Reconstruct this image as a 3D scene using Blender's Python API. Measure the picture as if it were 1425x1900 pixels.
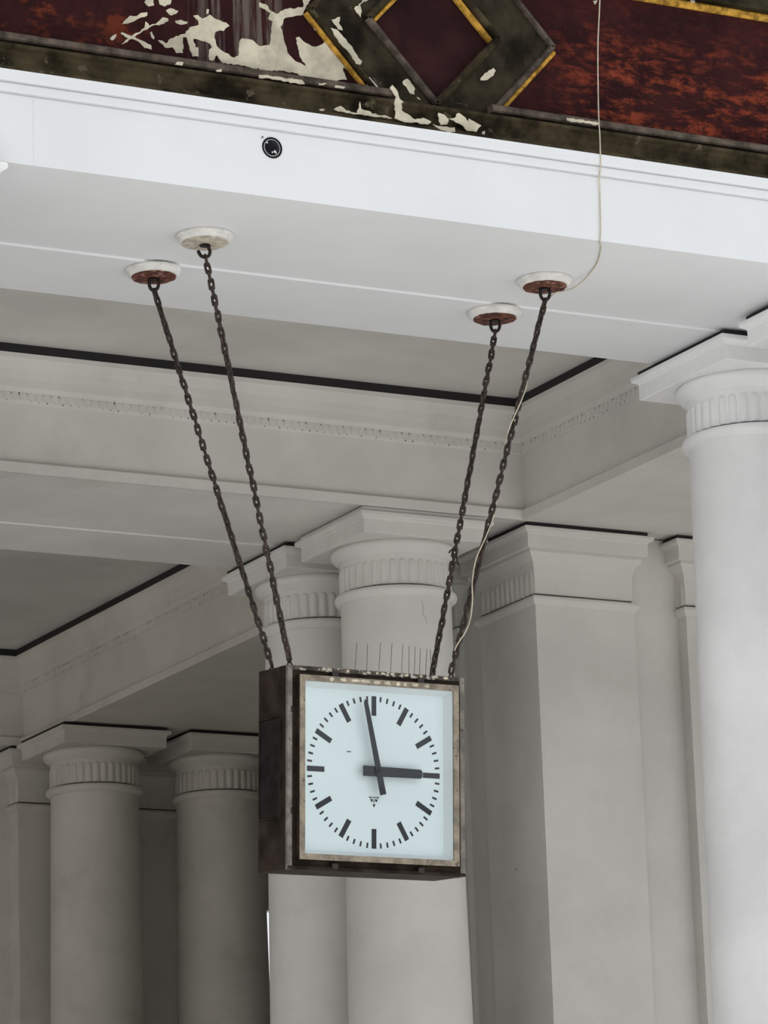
import bpy, bmesh, math, random
from mathutils import Vector, Matrix
from mathutils.geometry import delaunay_2d_cdt
random.seed(7)
S = bpy.context.scene
COL = S.collection
for o in list(bpy.data.objects): bpy.data.objects.remove(o)

# ------------------------------------------------------------------ camera
FPX, PITCH, ROLL, YAW = 7250.0, math.radians(14.0), math.radians(-2.0), math.radians(28.0)
Mz = Matrix.Rotation(-YAW, 3, 'Z')
fwd = Mz @ Vector((0, math.cos(PITCH), math.sin(PITCH)))
up0 = Mz @ Vector((0, -math.sin(PITCH), math.cos(PITCH)))
x0 = Mz @ Vector((1, 0, 0))
cr, sr = math.cos(ROLL), math.sin(ROLL)
xr = x0 * cr + up0 * sr
ur = up0 * cr - x0 * sr
EYE = Vector((0, 0, 1.6))
cam_d = bpy.data.cameras.new('camera')
cam = bpy.data.objects.new('camera', cam_d); COL.objects.link(cam)
cam_d.sensor_fit = 'HORIZONTAL'; cam_d.sensor_width = 36.0
cam_d.lens = 36.0 * FPX / 1425.0
cam_d.clip_start = 0.1; cam_d.clip_end = 300
mw = Matrix.Identity(4)
for i in range(3):
    mw[i][0] = xr[i]; mw[i][1] = ur[i]; mw[i][2] = -fwd[i]; mw[i][3] = EYE[i]
cam.matrix_world = mw
S.camera = cam

# ------------------------------------------------------------------ sky, sun, exposure
w = bpy.data.worlds.new('world'); S.world = w; w.use_nodes = True
bg = w.node_tree.nodes['Background']
bg.inputs[0].default_value = (0.93, 0.965, 1.0, 1)
bg.inputs[1].default_value = 0.92
sd = bpy.data.lights.new('sun', 'SUN'); sd.energy = 2.85; sd.angle = math.radians(3); sd.color = (1.0, 0.98, 0.96)
sun = bpy.data.objects.new('sun', sd); COL.objects.link(sun)
sun.location = (4, 16, 14)
sun.rotation_euler = Vector((-0.05, 0.10, 1.55)).to_track_quat('Z', 'Y').to_euler()   # shines down from behind the gallery
S.view_settings.view_transform = 'Standard'
S.view_settings.look = 'None'
S.view_settings.gamma = 1
S.view_settings.use_curve_mapping = False
S.view_settings.exposure = 0.20

# ------------------------------------------------------------------ materials
def mat(name, base, rough=0.6, metal=0.0, var=0.05, vscale=2.0, specks=0.0, speck_col=(0.05, 0.045, 0.04),
        speck_scale=9.0, grime=0.0, grime_col=(0.16, 0.14, 0.11), bump=0.15, bscale=60.0, chips=0.0,
        chip_col=(0.5, 0.46, 0.38), chip_scale=14.0, stretch=(1, 1, 1), spec=0.5):
    m = bpy.data.materials.new(name); m.use_nodes = True
    nt = m.node_tree; N = nt.nodes; L = nt.links
    b = N['Principled BSDF']
    b.inputs['Roughness'].default_value = rough; b.inputs['Metallic'].default_value = metal
    b.inputs['Specular IOR Level'].default_value = spec
    g = N.new('ShaderNodeNewGeometry')
    mp = N.new('ShaderNodeMapping'); L.new(g.outputs['Position'], mp.inputs[0]); mp.inputs['Scale'].default_value = stretch
    def noise(sc, det=4, rgh=0.6, vec=None):
        n = N.new('ShaderNodeTexNoise'); n.inputs['Scale'].default_value = sc
        n.inputs['Detail'].default_value = det; n.inputs['Roughness'].default_value = rgh
        L.new((vec or mp.outputs[0]), n.inputs['Vector']); return n.outputs['Fac']
    def ramp(src, a, c):
        r = N.new('ShaderNodeMapRange'); r.inputs['From Min'].default_value = a; r.inputs['From Max'].default_value = c
        r.interpolation_type = 'SMOOTHSTEP'; L.new(src, r.inputs[0]); return r.outputs[0]
    def mix(fac, a, c):
        x = N.new('ShaderNodeMix'); x.data_type = 'RGBA'
        if isinstance(fac, float): x.inputs[0].default_value = fac
        else: L.new(fac, x.inputs[0])
        for k, v in ((6, a), (7, c)):
            if isinstance(v, tuple): x.inputs[k].default_value = (*v, 1)
            else: L.new(v, x.inputs[k])
        return x.outputs[2]
    def scaled(fac, k):
        q = N.new('ShaderNodeMath'); q.operation = 'MULTIPLY'; q.inputs[1].default_value = k; L.new(fac, q.inputs[0]); return q.outputs[0]
    lo = tuple(max(0, c * (1 - var * 2)) for c in base); hi = tuple(min(1, c * (1 + var)) for c in base)
    colr = mix(ramp(noise(vscale, 5), 0.3, 0.7), lo, hi)
    if grime > 0:
        colr = mix(scaled(ramp(noise(3.1, 8, 0.7), 0.52, 0.75), grime), colr, grime_col)
    if chips > 0:
        colr = mix(ramp(noise(chip_scale, 6, 0.65), 0.68 - chips, 0.72 - chips), colr, chip_col)
    if specks > 0:
        v = N.new('ShaderNodeTexVoronoi'); v.inputs['Scale'].default_value = speck_scale; L.new(mp.outputs[0], v.inputs['Vector'])
        s1 = ramp(v.outputs['Distance'], 0.035, 0.018)
        s2 = ramp(noise(speck_scale * 0.7, 2), 0.62 - specks * 0.2, 0.66 - specks * 0.2)
        mm = N.new('ShaderNodeMath'); mm.operation = 'MULTIPLY'; L.new(s1, mm.inputs[0]); L.new(s2, mm.inputs[1])
        colr = mix(mm.outputs[0], colr, speck_col)
    L.new(colr, b.inputs['Base Color'])
    if bump > 0:
        bp = N.new('ShaderNodeBump'); bp.inputs['Strength'].default_value = bump; bp.inputs['Distance'].default_value = 0.004
        L.new(noise(bscale, 6, 0.6), bp.inputs['Height']); L.new(bp.outputs[0], b.inputs['Normal'])
    return m

PAINT = mat('white_paint', (0.88, 0.88, 0.88), 0.65, specks=0.12, speck_scale=5.0, grime=0.10, grime_col=(0.5, 0.47, 0.43), bump=0.25, bscale=45)
FACE = mat('fresh_white_paint', (0.765, 0.774, 0.786), 0.6, var=0.02, specks=0.55, speck_scale=9.0, speck_col=(0.12, 0.12, 0.11), bump=0.15, bscale=40)
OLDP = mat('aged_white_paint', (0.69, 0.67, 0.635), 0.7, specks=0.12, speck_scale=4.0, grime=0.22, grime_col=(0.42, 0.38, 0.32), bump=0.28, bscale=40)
SHADEDP = mat('shaded_white_paint', (0.62, 0.60, 0.565), 0.7, specks=0.12, speck_scale=4.0, grime=0.2, grime_col=(0.42, 0.38, 0.32), bump=0.28, bscale=40)  # same white as the aged paint, darkened to carry shade in its colour
DIMP = mat('shaded_bay_white_paint', (0.62, 0.585, 0.52), 0.75, specks=0.15, speck_scale=4.0, grime=0.35, grime_col=(0.33, 0.29, 0.22), bump=0.3, bscale=40)  # white paint of the deep bay, its dimness put into the colour
SOOT_SHADE = mat('soot_and_gap_shade', (0.018, 0.016, 0.017), 0.9, bump=0.2)  # near-black for sooty gaps, with their shade included in the colour
GRIME = mat('grimy_joint', (0.14, 0.12, 0.105), 0.9, var=0.3, vscale=20, bump=0.3)
FLOORM = mat('pale_stone', (0.70, 0.69, 0.67), 0.6, bump=0.1, bscale=10)
SKYBLOCKW = mat('sky_block_grey', (0.30, 0.29, 0.28), 0.8, bump=0.1)  # mid-grey so the added sky-blocking walls bounce little light
MAROON = mat('maroon_paint', (0.030, 0.0095, 0.0105), 0.5, var=0.25, vscale=5, spec=0.05)
OLIVE = mat('olive_brown_wood', (0.052, 0.040, 0.022), 0.55, var=0.4, vscale=9, bump=0.35, bscale=35, chips=0.06, chip_col=(0.10, 0.085, 0.055), chip_scale=20, spec=0.05)
BROWN = mat('dull_brown_wood', (0.105, 0.083, 0.066), 0.6, var=0.35, vscale=14, bump=0.3, bscale=40, spec=0.05)
BLACKW = mat('near_black_wood', (0.034, 0.027, 0.016), 0.5, var=0.4, vscale=8, bump=0.3, chips=0.02, chip_col=(0.07, 0.06, 0.045), spec=0.05)
GILT = mat('worn_gilding', (0.52, 0.285, 0.050), 0.5, var=0.3, vscale=40, bump=0.3, chips=0.04, chip_col=(0.10, 0.06, 0.02), chip_scale=45, spec=0.05)
CREAM = mat('flaked_undercoat', (0.56, 0.505, 0.385), 0.75, var=0.16, vscale=14, bump=0.4, bscale=50, grime=0.35, grime_col=(0.42, 0.38, 0.30))
CASE = mat('brown_case_metal', (0.038, 0.027, 0.021), 0.45, metal=0.0, var=0.3, vscale=14, chips=0.0, bump=0.2, bscale=50, specks=0.1, speck_scale=40, speck_col=(0.2, 0.17, 0.14), spec=0.05)
LIP = mat('worn_lip_metal', (0.20, 0.175, 0.15), 0.45, var=0.25, vscale=25, chips=0.06, chip_col=(0.06, 0.045, 0.035), chip_scale=60, bump=0.25)
LIPTOP = mat('flaking_top_edge', (0.10, 0.085, 0.07), 0.45, var=0.3, vscale=30, chips=0.14, chip_col=(0.48, 0.44, 0.39), chip_scale=55, bump=0.4, spec=0.05)
TAN = mat('tan_frame_metal', (0.27, 0.225, 0.165), 0.45, var=0.25, vscale=25, chips=0.08, chip_col=(0.11, 0.075, 0.05), chip_scale=50, bump=0.3)
DOORM = mat('dark_side_plate', (0.018, 0.016, 0.016), 0.4, var=0.3, vscale=20, bump=0.2, spec=0.05)
DIAL = mat('dial_white', (0.84, 0.965, 1.0), 0.5, var=0.01, bump=0.0)
REVEAL = mat('dial_reveal_white', (0.86, 0.91, 0.92), 0.5, var=0.01, bump=0.0)
HANDM = mat('hand_black', (0.018, 0.022, 0.030), 0.5, var=0.05, bump=0.0)
LATCH = mat('latch_dark_red', (0.020, 0.010, 0.009), 0.5, bump=0.1)
CHAINM = mat('rusty_chain', (0.045, 0.028, 0.021), 0.6, metal=0.2, var=0.4, vscale=60, bump=0.3, bscale=150)
HOOKM = mat('dark_hook_iron', (0.022, 0.014, 0.012), 0.5, metal=0.3, var=0.3, vscale=50)
ROSE = mat('chipped_white_plaster', (0.76, 0.745, 0.71), 0.7, var=0.08, vscale=20, bump=0.5, bscale=90, chips=0.0, specks=0.3, speck_scale=35, speck_col=(0.22, 0.17, 0.12), grime=0.35, grime_col=(0.45, 0.38, 0.30))
RUST = mat('rusted_plate', (0.145, 0.045, 0.026), 0.8, var=0.45, vscale=50, bump=0.5, bscale=120, chips=0.08, chip_col=(0.35, 0.29, 0.22), chip_scale=50)
CREAMPL = mat('cream_plate', (0.56, 0.50, 0.41), 0.7, var=0.2, vscale=40, bump=0.4, chips=0.05, chip_col=(0.1, 0.05, 0.03), chip_scale=40)
CABLE = mat('cream_cable', (0.56, 0.50, 0.38), 0.5, var=0.1, vscale=30, bump=0.0)
BLK = mat('black_glossy', (0.006, 0.006, 0.008), 0.35, bump=0.0, spec=0.12)
SPIKE = mat('spike_wire', (0.10, 0.095, 0.09), 0.4, metal=0.6, bump=0.0)

def glass_mat():
    m = bpy.data.materials.new('clear_glass'); m.use_nodes = True
    nt = m.node_tree; N = nt.nodes; L = nt.links
    N.remove(N['Principled BSDF'])
    t = N.new('ShaderNodeBsdfTransparent'); g = N.new('ShaderNodeBsdfGlossy'); g.inputs['Roughness'].default_value = 0.02
    t.inputs[0].default_value = (1.0, 1.0, 1.0, 1)
    f = N.new('ShaderNodeFresnel'); f.inputs[0].default_value = 1.25
    x = N.new('ShaderNodeMixShader'); L.new(f.outputs[0], x.inputs[0]); L.new(t.outputs[0], x.inputs[1]); L.new(g.outputs[0], x.inputs[2])
    L.new(x.outputs[0], N['Material Output'].inputs[0]); return m
GLASS = glass_mat()

def panel_mat(name, kind):
    """maroon panel: worn to orange-red along streaks; on the left panel also bare grey boards."""
    m = bpy.data.materials.new(name); m.use_nodes = True
    nt = m.node_tree; N = nt.nodes; L = nt.links; b = N['Principled BSDF']; b.inputs['Roughness'].default_value = 0.6; b.inputs['Specular IOR Level'].default_value = 0.03
    g = N.new('ShaderNodeNewGeometry')
    def mp(sc):
        q = N.new('ShaderNodeMapping'); q.inputs['Scale'].default_value = sc; L.new(g.outputs['Position'], q.inputs[0]); return q.outputs[0]
    def noise(v, sc, det=6, rg=0.65, dist=0.0):
        n = N.new('ShaderNodeTexNoise'); n.inputs['Scale'].default_value = sc; n.inputs['Detail'].default_value = det
        n.inputs['Roughness'].default_value = rg; n.inputs['Distortion'].default_value = dist; L.new(v, n.inputs['Vector']); return n.outputs['Fac']
    def rng(s, a, c, lo=0.0, hi=1.0):
        r = N.new('ShaderNodeMapRange'); r.inputs['From Min'].default_value = a; r.inputs['From Max'].default_value = c
        r.inputs['To Min'].default_value = lo; r.inputs['To Max'].default_value = hi
        r.interpolation_type = 'SMOOTHSTEP'; L.new(s, r.inputs[0]); return r.outputs[0]
    def mul(a, c):
        q = N.new('ShaderNodeMath'); q.operation = 'MULTIPLY'; L.new(a, q.inputs[0]); L.new(c, q.inputs[1]); return q.outputs[0]
    def mix(fac, a, c):
        x = N.new('ShaderNodeMix'); x.data_type = 'RGBA'; L.new(fac, x.inputs[0])
        for k, v in ((6, a), (7, c)):
            if isinstance(v, tuple): x.inputs[k].default_value = (*v, 1)
            else: L.new(v, x.inputs[k])
        return x.outputs[2]
    sx = N.new('ShaderNodeSeparateXYZ'); L.new(g.outputs['Position'], sx.inputs[0])
    c = mix(rng(noise(mp((1, 1, 1)), 6), 0.35, 0.7), (0.022, 0.0075, 0.0085), (0.040, 0.012, 0.012))
    if kind == 'right':
        streak = rng(noise(mp((2.0, 1, 7.0)), 4.0, 8, 0.72, 0.5), 0.42, 0.62)
        fine = rng(noise(mp((1, 1, 1.6)), 22, 6, 0.75), 0.38, 0.60)
        area = rng(sx.outputs['Z'], 6.0, 5.72, 0.15, 1.0)
        area2 = rng(sx.outputs['X'], 5.62, 5.98, 0.05, 1.0)
        c = mix(mul(mul(streak, fine), mul(area, area2)), c, (0.23, 0.045, 0.021))
    elif kind == 'left':
        a1 = mul(rng(sx.outputs['X'], 4.45, 4.15), rng(noise(mp((1.5, 1, 3)), 9, 6, 0.7), 0.48, 0.68))
        c = mix(a1, c, (0.13, 0.030, 0.014))
        a3 = mul(rng(noise(mp((1, 1, 1)), 5, 4, 0.6), 0.56, 0.62), rng(sx.outputs['X'], 4.7, 4.4))
        c = mix(a3, c, (0.11, 0.024, 0.012))
        wood = mul(rng(noise(mp((9, 1, 0.5)), 4.5, 6, 0.7), 0.42, 0.58), mul(rng(sx.outputs['X'], 4.50, 4.62), rng(sx.outputs['X'], 4.86, 4.80)))
        c = mix(wood, c, (0.115, 0.088, 0.075))
    L.new(c, b.inputs['Base Color'])
    bp = N.new('ShaderNodeBump'); bp.inputs['Strength'].default_value = 0.25; bp.inputs['Distance'].default_value = 0.004
    L.new(noise(mp((1, 1, 1)), 40), bp.inputs['Height']); L.new(bp.outputs[0], b.inputs['Normal'])
    return m

# ------------------------------------------------------------------ helpers
def link(name, me, m, parent=None):
    o = bpy.data.objects.new(name, me); COL.objects.link(o)
    if m is not None and not me.materials: me.materials.append(m)
    if parent is not None: o.parent = parent
    return o
def fin(name, bm, m, parent=None, smooth=None):
    bmesh.ops.recalc_face_normals(bm, faces=bm.faces)
    me = bpy.data.meshes.new(name); bm.to_mesh(me); bm.free()
    if smooth is not None:
        for p in me.polygons: p.use_smooth = True
        try: me.set_sharp_from_angle(angle=math.radians(smooth))
        except Exception: pass
    return link(name, me, m, parent)
def tag(o, label=None, cat=None, group=None, kind=None):
    if label: o['label'] = label
    if cat: o['category'] = cat
    if group: o['group'] = group
    if kind: o['kind'] = kind
    return o
def empty(name, loc, label, cat, group=None, kind=None, rot=None):
    o = bpy.data.objects.new(name, None); COL.objects.link(o); o.location = loc; o.empty_display_size = 0.1
    if rot is not None: o.rotation_euler = rot
    return tag(o, label, cat, group, kind)
def bx(bm, a, b, bevel=0.0):
    a, b = Vector(a), Vector(b)
    r = bmesh.ops.create_cube(bm, size=1.0)
    vs = r['verts']
    for v in vs: v.co = Vector(((a[i] + b[i]) / 2 + v.co[i] * abs(b[i] - a[i]) for i in range(3)))
    if bevel:
        es = list({e for v in vs for e in v.link_edges})
        bmesh.ops.bevel(bm, geom=es, offset=bevel, segments=2, affect='EDGES', profile=0.5)
def box(name, a, b, m, parent=None, bevel=0.0):
    bm = bmesh.new(); bx(bm, a, b, bevel); return fin(name, bm, m, parent, 40 if bevel else None)
def lathe(bm, prof, n=64, square=False):
    """prof: (r, z) from top to bottom; square=True gives a mitred four-sided sweep."""
    rings = []
    for r, z in prof:
        if square: pts = [(-r, -r), (r, -r), (r, r), (-r, r)]
        else: pts = [(r * math.cos(2 * math.pi * i / n), r * math.sin(2 * math.pi * i / n)) for i in range(n)]
        rings.append([bm.verts.new((p[0], p[1], z)) for p in pts])
    for a, b in zip(rings, rings[1:]):
        k = len(a)
        for i in range(k): bm.faces.new((a[i], a[(i + 1) % k], b[(i + 1) % k], b[i]))
    bm.faces.new(rings[0]); bm.faces.new(list(reversed(rings[-1])))
def lathe_obj(name, prof, m, parent, n=64, square=False):
    bm = bmesh.new(); lathe(bm, prof, n, square); return fin(name, bm, m, parent, 35 if not square else None)
def sweep(bm, prof, p0, p1, out, closed=True):
    """extrude a profile of (o, z) from p0 to p1 (xy points); out = xy unit vector the profile faces."""
    ra = [bm.verts.new((p0[0] + out[0] * o, p0[1] + out[1] * o, z)) for o, z in prof]
    rb = [bm.verts.new((p1[0] + out[0] * o, p1[1] + out[1] * o, z)) for o, z in prof]
    k = len(prof)
    for i in range(k if closed else k - 1): bm.faces.new((ra[i], ra[(i + 1) % k], rb[(i + 1) % k], rb[i]))
    if closed: bm.faces.new(ra); bm.faces.new(list(reversed(rb)))
def tube(bm, pts, r, n=8, closed=False):
    pts = [Vector(p) for p in pts]; rings = []
    up = Vector((0.31, 0.57, 0.76))
    for i, p in enumerate(pts):
        if closed: t = (pts[(i + 1) % len(pts)] - pts[i - 1]).normalized()
        else: t = (pts[min(i + 1, len(pts) - 1)] - pts[max(i - 1, 0)]).normalized()
        a = t.cross(up)
        if a.length < 1e-4: a = t.cross(Vector((1, 0, 0)))
        a.normalize(); b2 = t.cross(a).normalized(); up = -b2 if False else up
        rings.append([bm.verts.new(p + a * r * math.cos(2 * math.pi * k / n) + b2 * r * math.sin(2 * math.pi * k / n)) for k in range(n)])
    m = len(rings)
    for i in range(m if closed else m - 1):
        A, B = rings[i], rings[(i + 1) % m]
        for k in range(n): bm.faces.new((A[k], A[(k + 1) % n], B[(k + 1) % n], B[k]))
    if not closed: bm.faces.new(rings[0]); bm.faces.new(list(reversed(rings[-1])))
def smooth_path(pts, sub=6):
    pts = [Vector(p) for p in pts]; out = []
    for i in range(len(pts) - 1):
        p0 = pts[max(i - 1, 0)]; p1 = pts[i]; p2 = pts[i + 1]; p3 = pts[min(i + 2, len(pts) - 1)]
        for k in range(sub):
            t = k / sub
            out.append(0.5 * ((2 * p1) + (p2 - p0) * t + (2 * p0 - 5 * p1 + 4 * p2 - p3) * t * t + (3 * p1 - p0 - 3 * p2 + p3) * t ** 3))
    out.append(pts[-1]); return out
def copy_tree(o, parent=None):
    c = o.copy(); COL.objects.link(c)
    if parent is not None: c.parent = parent
    for ch in list(o.children): copy_tree(ch, c)
    return c

SZ = 5.20          # soffit height
CZ = 5.675         # coffer ceiling height
XB = 7.37          # left face of the cross beams
# ------------------------------------------------------------------ the setting
ST = 'structure'
floor = box('floor', (-16, -14, -0.2), (20, 24, 0), FLOORM); tag(floor, kind=ST)
ceil = box('ceiling', (-6, 10.3, CZ), (12, 19.2, CZ + 0.12), SHADEDP); tag(ceil, kind=ST)

def beam_face_profile(depth):
    """front face of an entablature beam, outwards positive; closed round the back."""
    return [(0.022, SZ), (0.022, 5.238), (0.018, 5.243), (0.0, 5.246), (0.0, 5.466), (0.010, 5.470), (0.012, 5.476), (0.012, 5.505),
            (0.020, 5.512), (0.026, 5.522), (0.028, 5.55), (0.036, 5.585), (0.052, 5.615), (0.060, 5.622), (0.060, 5.640),
            (0.0, 5.640), (-0.06, 5.640), (-0.06, CZ + 0.02), (-depth, CZ + 0.02), (-depth, SZ)]
def dentils(parent, p0, p1, out, n):
    """small leaf tongues of the carved band, each one its own piece, over a row of beads."""
    bm = bmesh.new()
    prof = [(-0.0105, 0.0), (-0.0115, 0.012), (-0.009, 0.021), (-0.003, 0.026), (0.003, 0.026), (0.009, 0.021), (0.0115, 0.012), (0.0105, 0.0), (0.0, -0.004)]
    f = [bm.verts.new((x, -0.006, z)) for x, z in prof]; bk = [bm.verts.new((x * 1.12, 0.004, z)) for x, z in prof]
    k = len(prof)
    for i in range(k): bm.faces.new((f[i], f[(i + 1) % k], bk[(i + 1) % k], bk[i]))
    bm.faces.new(f)
    bmesh.ops.recalc_face_normals(bm, faces=bm.faces)
    me = bpy.data.meshes.new('leaf_ornament'); bm.to_mesh(me); bm.free(); me.materials.append(parent.data.materials[0])
    bm = bmesh.new(); bmesh.ops.create_icosphere(bm, subdivisions=1, radius=0.0048)
    mb = bpy.data.meshes.new('bead'); bm.to_mesh(mb); bm.free(); mb.materials.append(GRIME)
    ang = math.atan2(out[0], -out[1])
    d = Vector((p1[0] - p0[0], p1[1] - p0[1], 0))
    for i in range(n):
        t = (i + 0.5) / n
        o = link('leaf_ornament', me, None, parent)
        o.location = (p0[0] + d.x * t + out[0] * 0.012, p0[1] + d.y * t + out[1] * 0.012, 5.479); o.rotation_euler = (0, 0, ang); o.scale = (1, 0.4, 1)
        if random.random() < 0.72:
            q = link('bead', mb, None, parent)
            s = random.uniform(0.4, 0.95)
            q.location = (p0[0] + d.x * (i + 1) / n + out[0] * 0.012, p0[1] + d.y * (i + 1) / n + out[1] * 0.012, 5.502); q.scale = (0.55 * s, 0.55 * s, 1.5 * s * random.uniform(0.4, 1.4))
        if random.random() < 0.8:
            q = link('bead', mb, None, parent); s = random.uniform(0.4, 0.8); q.scale = (s, s, s)
            q.location = (p0[0] + d.x * t + out[0] * 0.010, p0[1] + d.y * t + out[1] * 0.010, 5.4735)

# front beam: white fascia, stepped soffit
Y1 = 9.565
bm = bmesh.new()
prof = [(0.0, SZ), (0.0, 5.407), (-0.004, 5.408), (-0.004, 5.412), (0.009, 5.4125), (0.011, 5.416), (0.011, 5.436), (0.006, 5.437), (0.006, 5.4405), (0.019, 5.441), (0.022, 5.445), (0.022, 5.466), (0.016, 5.476),
        (-0.10, 5.476), (-0.10, CZ + 0.02), (-1.07, CZ + 0.02), (-1.07, SZ), (-0.672, SZ), (-0.667, SZ + 0.006)]
sweep(bm, prof, (-6, Y1), (12, Y1), (0, -1))
beam1 = fin('beam', bm, FACE); tag(beam1, 'white front beam over the bright face with the clock hung below', 'beam', kind=ST)
# lift the front half of the soffit by the joint step
for v in beam1.data.vertices:
    if abs(v.co.z - SZ) < 1e-5 and abs(v.co.y - Y1) < 1e-4: v.co.z = SZ + 0.006
# second beam
Y2 = 12.70
bm = bmesh.new()
pr = beam_face_profile(1.09)
pr = pr[:-1] + [(-1.09, SZ), (-0.700, SZ), (-0.696, SZ + 0.005), (-0.02, SZ + 0.005)]
pr[0] = (0.022, SZ + 0.0)
sweep(bm, pr, (-6, Y2), (12, Y2), (0, -1))
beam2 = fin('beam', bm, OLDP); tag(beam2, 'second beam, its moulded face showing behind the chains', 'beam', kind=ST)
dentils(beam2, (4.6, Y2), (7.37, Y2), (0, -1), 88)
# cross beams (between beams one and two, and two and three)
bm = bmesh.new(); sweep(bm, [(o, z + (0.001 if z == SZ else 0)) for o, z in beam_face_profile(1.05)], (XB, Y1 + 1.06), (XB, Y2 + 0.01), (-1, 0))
cb1 = fin('beam', bm, SHADEDP); tag(cb1, 'cross beam running back from behind the big right column', 'beam', kind=ST)
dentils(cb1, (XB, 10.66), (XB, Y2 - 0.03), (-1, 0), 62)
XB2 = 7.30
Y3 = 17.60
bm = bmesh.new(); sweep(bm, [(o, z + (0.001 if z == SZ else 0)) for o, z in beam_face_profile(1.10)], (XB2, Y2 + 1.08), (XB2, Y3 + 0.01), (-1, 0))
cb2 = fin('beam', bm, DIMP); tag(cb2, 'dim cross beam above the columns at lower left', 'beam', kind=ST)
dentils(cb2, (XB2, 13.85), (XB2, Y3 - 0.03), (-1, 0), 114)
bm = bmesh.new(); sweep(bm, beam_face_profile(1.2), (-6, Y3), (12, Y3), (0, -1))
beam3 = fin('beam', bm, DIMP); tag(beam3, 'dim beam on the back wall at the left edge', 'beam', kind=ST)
# dark strips paint the shade of the sooty gaps between cornice tops and ceiling
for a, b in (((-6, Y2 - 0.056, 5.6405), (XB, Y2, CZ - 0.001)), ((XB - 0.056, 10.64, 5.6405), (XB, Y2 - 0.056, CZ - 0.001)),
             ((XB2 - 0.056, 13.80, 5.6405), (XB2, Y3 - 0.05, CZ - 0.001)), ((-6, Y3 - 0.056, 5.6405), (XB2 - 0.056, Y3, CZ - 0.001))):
    tag(box('trim', a, b, SOOT_SHADE), kind=ST)  # no moulding here: filler with the gap's shade in its colour

# walls
w_back = bmesh.new()
bx(w_back, (-6, 17.74, 0), (8.50, 18.0, SZ)); bx(w_back, (9.35, 17.74, 0), (12, 18.0, SZ))
bx(w_back, (8.50, 17.74, 0), (9.35, 18.0, 3.2)); bx(w_back, (8.50, 17.74, 4.52), (9.35, 18.0, SZ))
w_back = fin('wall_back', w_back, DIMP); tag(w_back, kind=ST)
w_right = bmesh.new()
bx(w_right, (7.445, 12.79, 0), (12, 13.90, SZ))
w_right = fin('wall_right', w_right, SHADEDP); tag(w_right, kind=ST)
tag(box('wall_east', (12, 9.66, 0), (12.2, 18, CZ), OLDP), kind=ST)
tag(box('wall_front', (-6, Y1 + 0.09, 5.48), (12, Y1 + 0.4, 7.6), OLDP), kind=ST)
tag(box('trim_1', (-6, Y1 + 0.4, CZ + 0.12), (12, 19.2, CZ + 0.3), OLDP), kind=ST)
tag(box('sky_block_south', (-14, -9.4, 0), (22, -9.0, 4.5), SKYBLOCKW), kind=ST)  # unseen wall added to block low sky, height set for the light
tag(box('sky_block_west', (-14.4, -9.4, 0), (-14, 9.6, 8.0), SKYBLOCKW), kind=ST)  # also unseen, added to hold back low sky at the side
# window in the back wall, seen as a slit of daylight
win = bmesh.new()
for a, b in (((8.50, 17.80, 3.2), (8.54, 17.88, 4.52)), ((9.31, 17.80, 3.2), (9.35, 17.88, 4.52)), ((8.54, 17.80, 3.2), (9.31, 17.88, 3.25)),
             ((8.54, 17.80, 4.47), (9.31, 17.88, 4.52)), ((8.54, 17.81, 3.93), (9.31, 17.87, 4.01))): bx(win, a, b)
win = fin('window_1', win, DIMP); tag(win, kind=ST)
for z0, z1 in ((3.25, 3.93), (4.01, 4.47)): box('pane', (8.54, 17.835, z0), (9.31, 17.841, z1), GLASS, win)

# ------------------------------------------------------------------ painted frieze above the front beam
FR = empty('trim', (0, 0, 0), 'dark painted wooden frieze with a lozenge and peeling maroon panels', 'frieze', kind=ST); FR.name = 'trim_2'
YP = 9.622         # panel surface
bm = bmesh.new()
pf = [(0.012, 5.4765), (0.012, 5.487), (0.002, 5.490), (-0.010, 5.497), (-0.018, 5.511), (-0.018, 5.528), (-0.008, 5.543), (0.002, 5.550), (0.002, 5.560),
      (-0.02, 5.561), (-0.09, 5.561), (-0.09, 5.4765)]
sweep(bm, pf, (-6, Y1), (12, Y1), (0, -1)); fin('base_moulding', bm, OLIVE, FR)
bm = bmesh.new(); bx(bm, (-6, Y1 + 0.03, 5.561), (12, Y1 + 0.09, 5.573)); fin('shadow_joint', bm, BLACKW, FR)
bm = bmesh.new(); sweep(bm, [(-0.012, 5.573), (-0.006, 5.577), (-0.006, 5.592), (-0.016, 5.599), (-0.09, 5.599), (-0.09, 5.573)], (-6, Y1), (5.165, Y1), (0, -1))
sweep(bm, [(-0.012, 5.573), (-0.006, 5.577), (-0.006, 5.592), (-0.016, 5.599), (-0.09, 5.599), (-0.09, 5.573)], (5.505, Y1), (12, Y1), (0, -1))
fin('rail', bm, BROWN, FR)
CXL, CZL = 5.330, 5.820
def prism(bm, pts, y0, y1):
    a = [bm.verts.new((x, y0, z)) for x, z in pts]; b = [bm.verts.new((x, y1, z)) for x, z in pts]
    k = len(pts)
    bm.faces.new(a); bm.faces.new(list(reversed(b)))
    for i in range(k): bm.faces.new((a[i], a[(i + 1) % k], b[(i + 1) % k], b[i]))
ZT = 6.045
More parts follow.
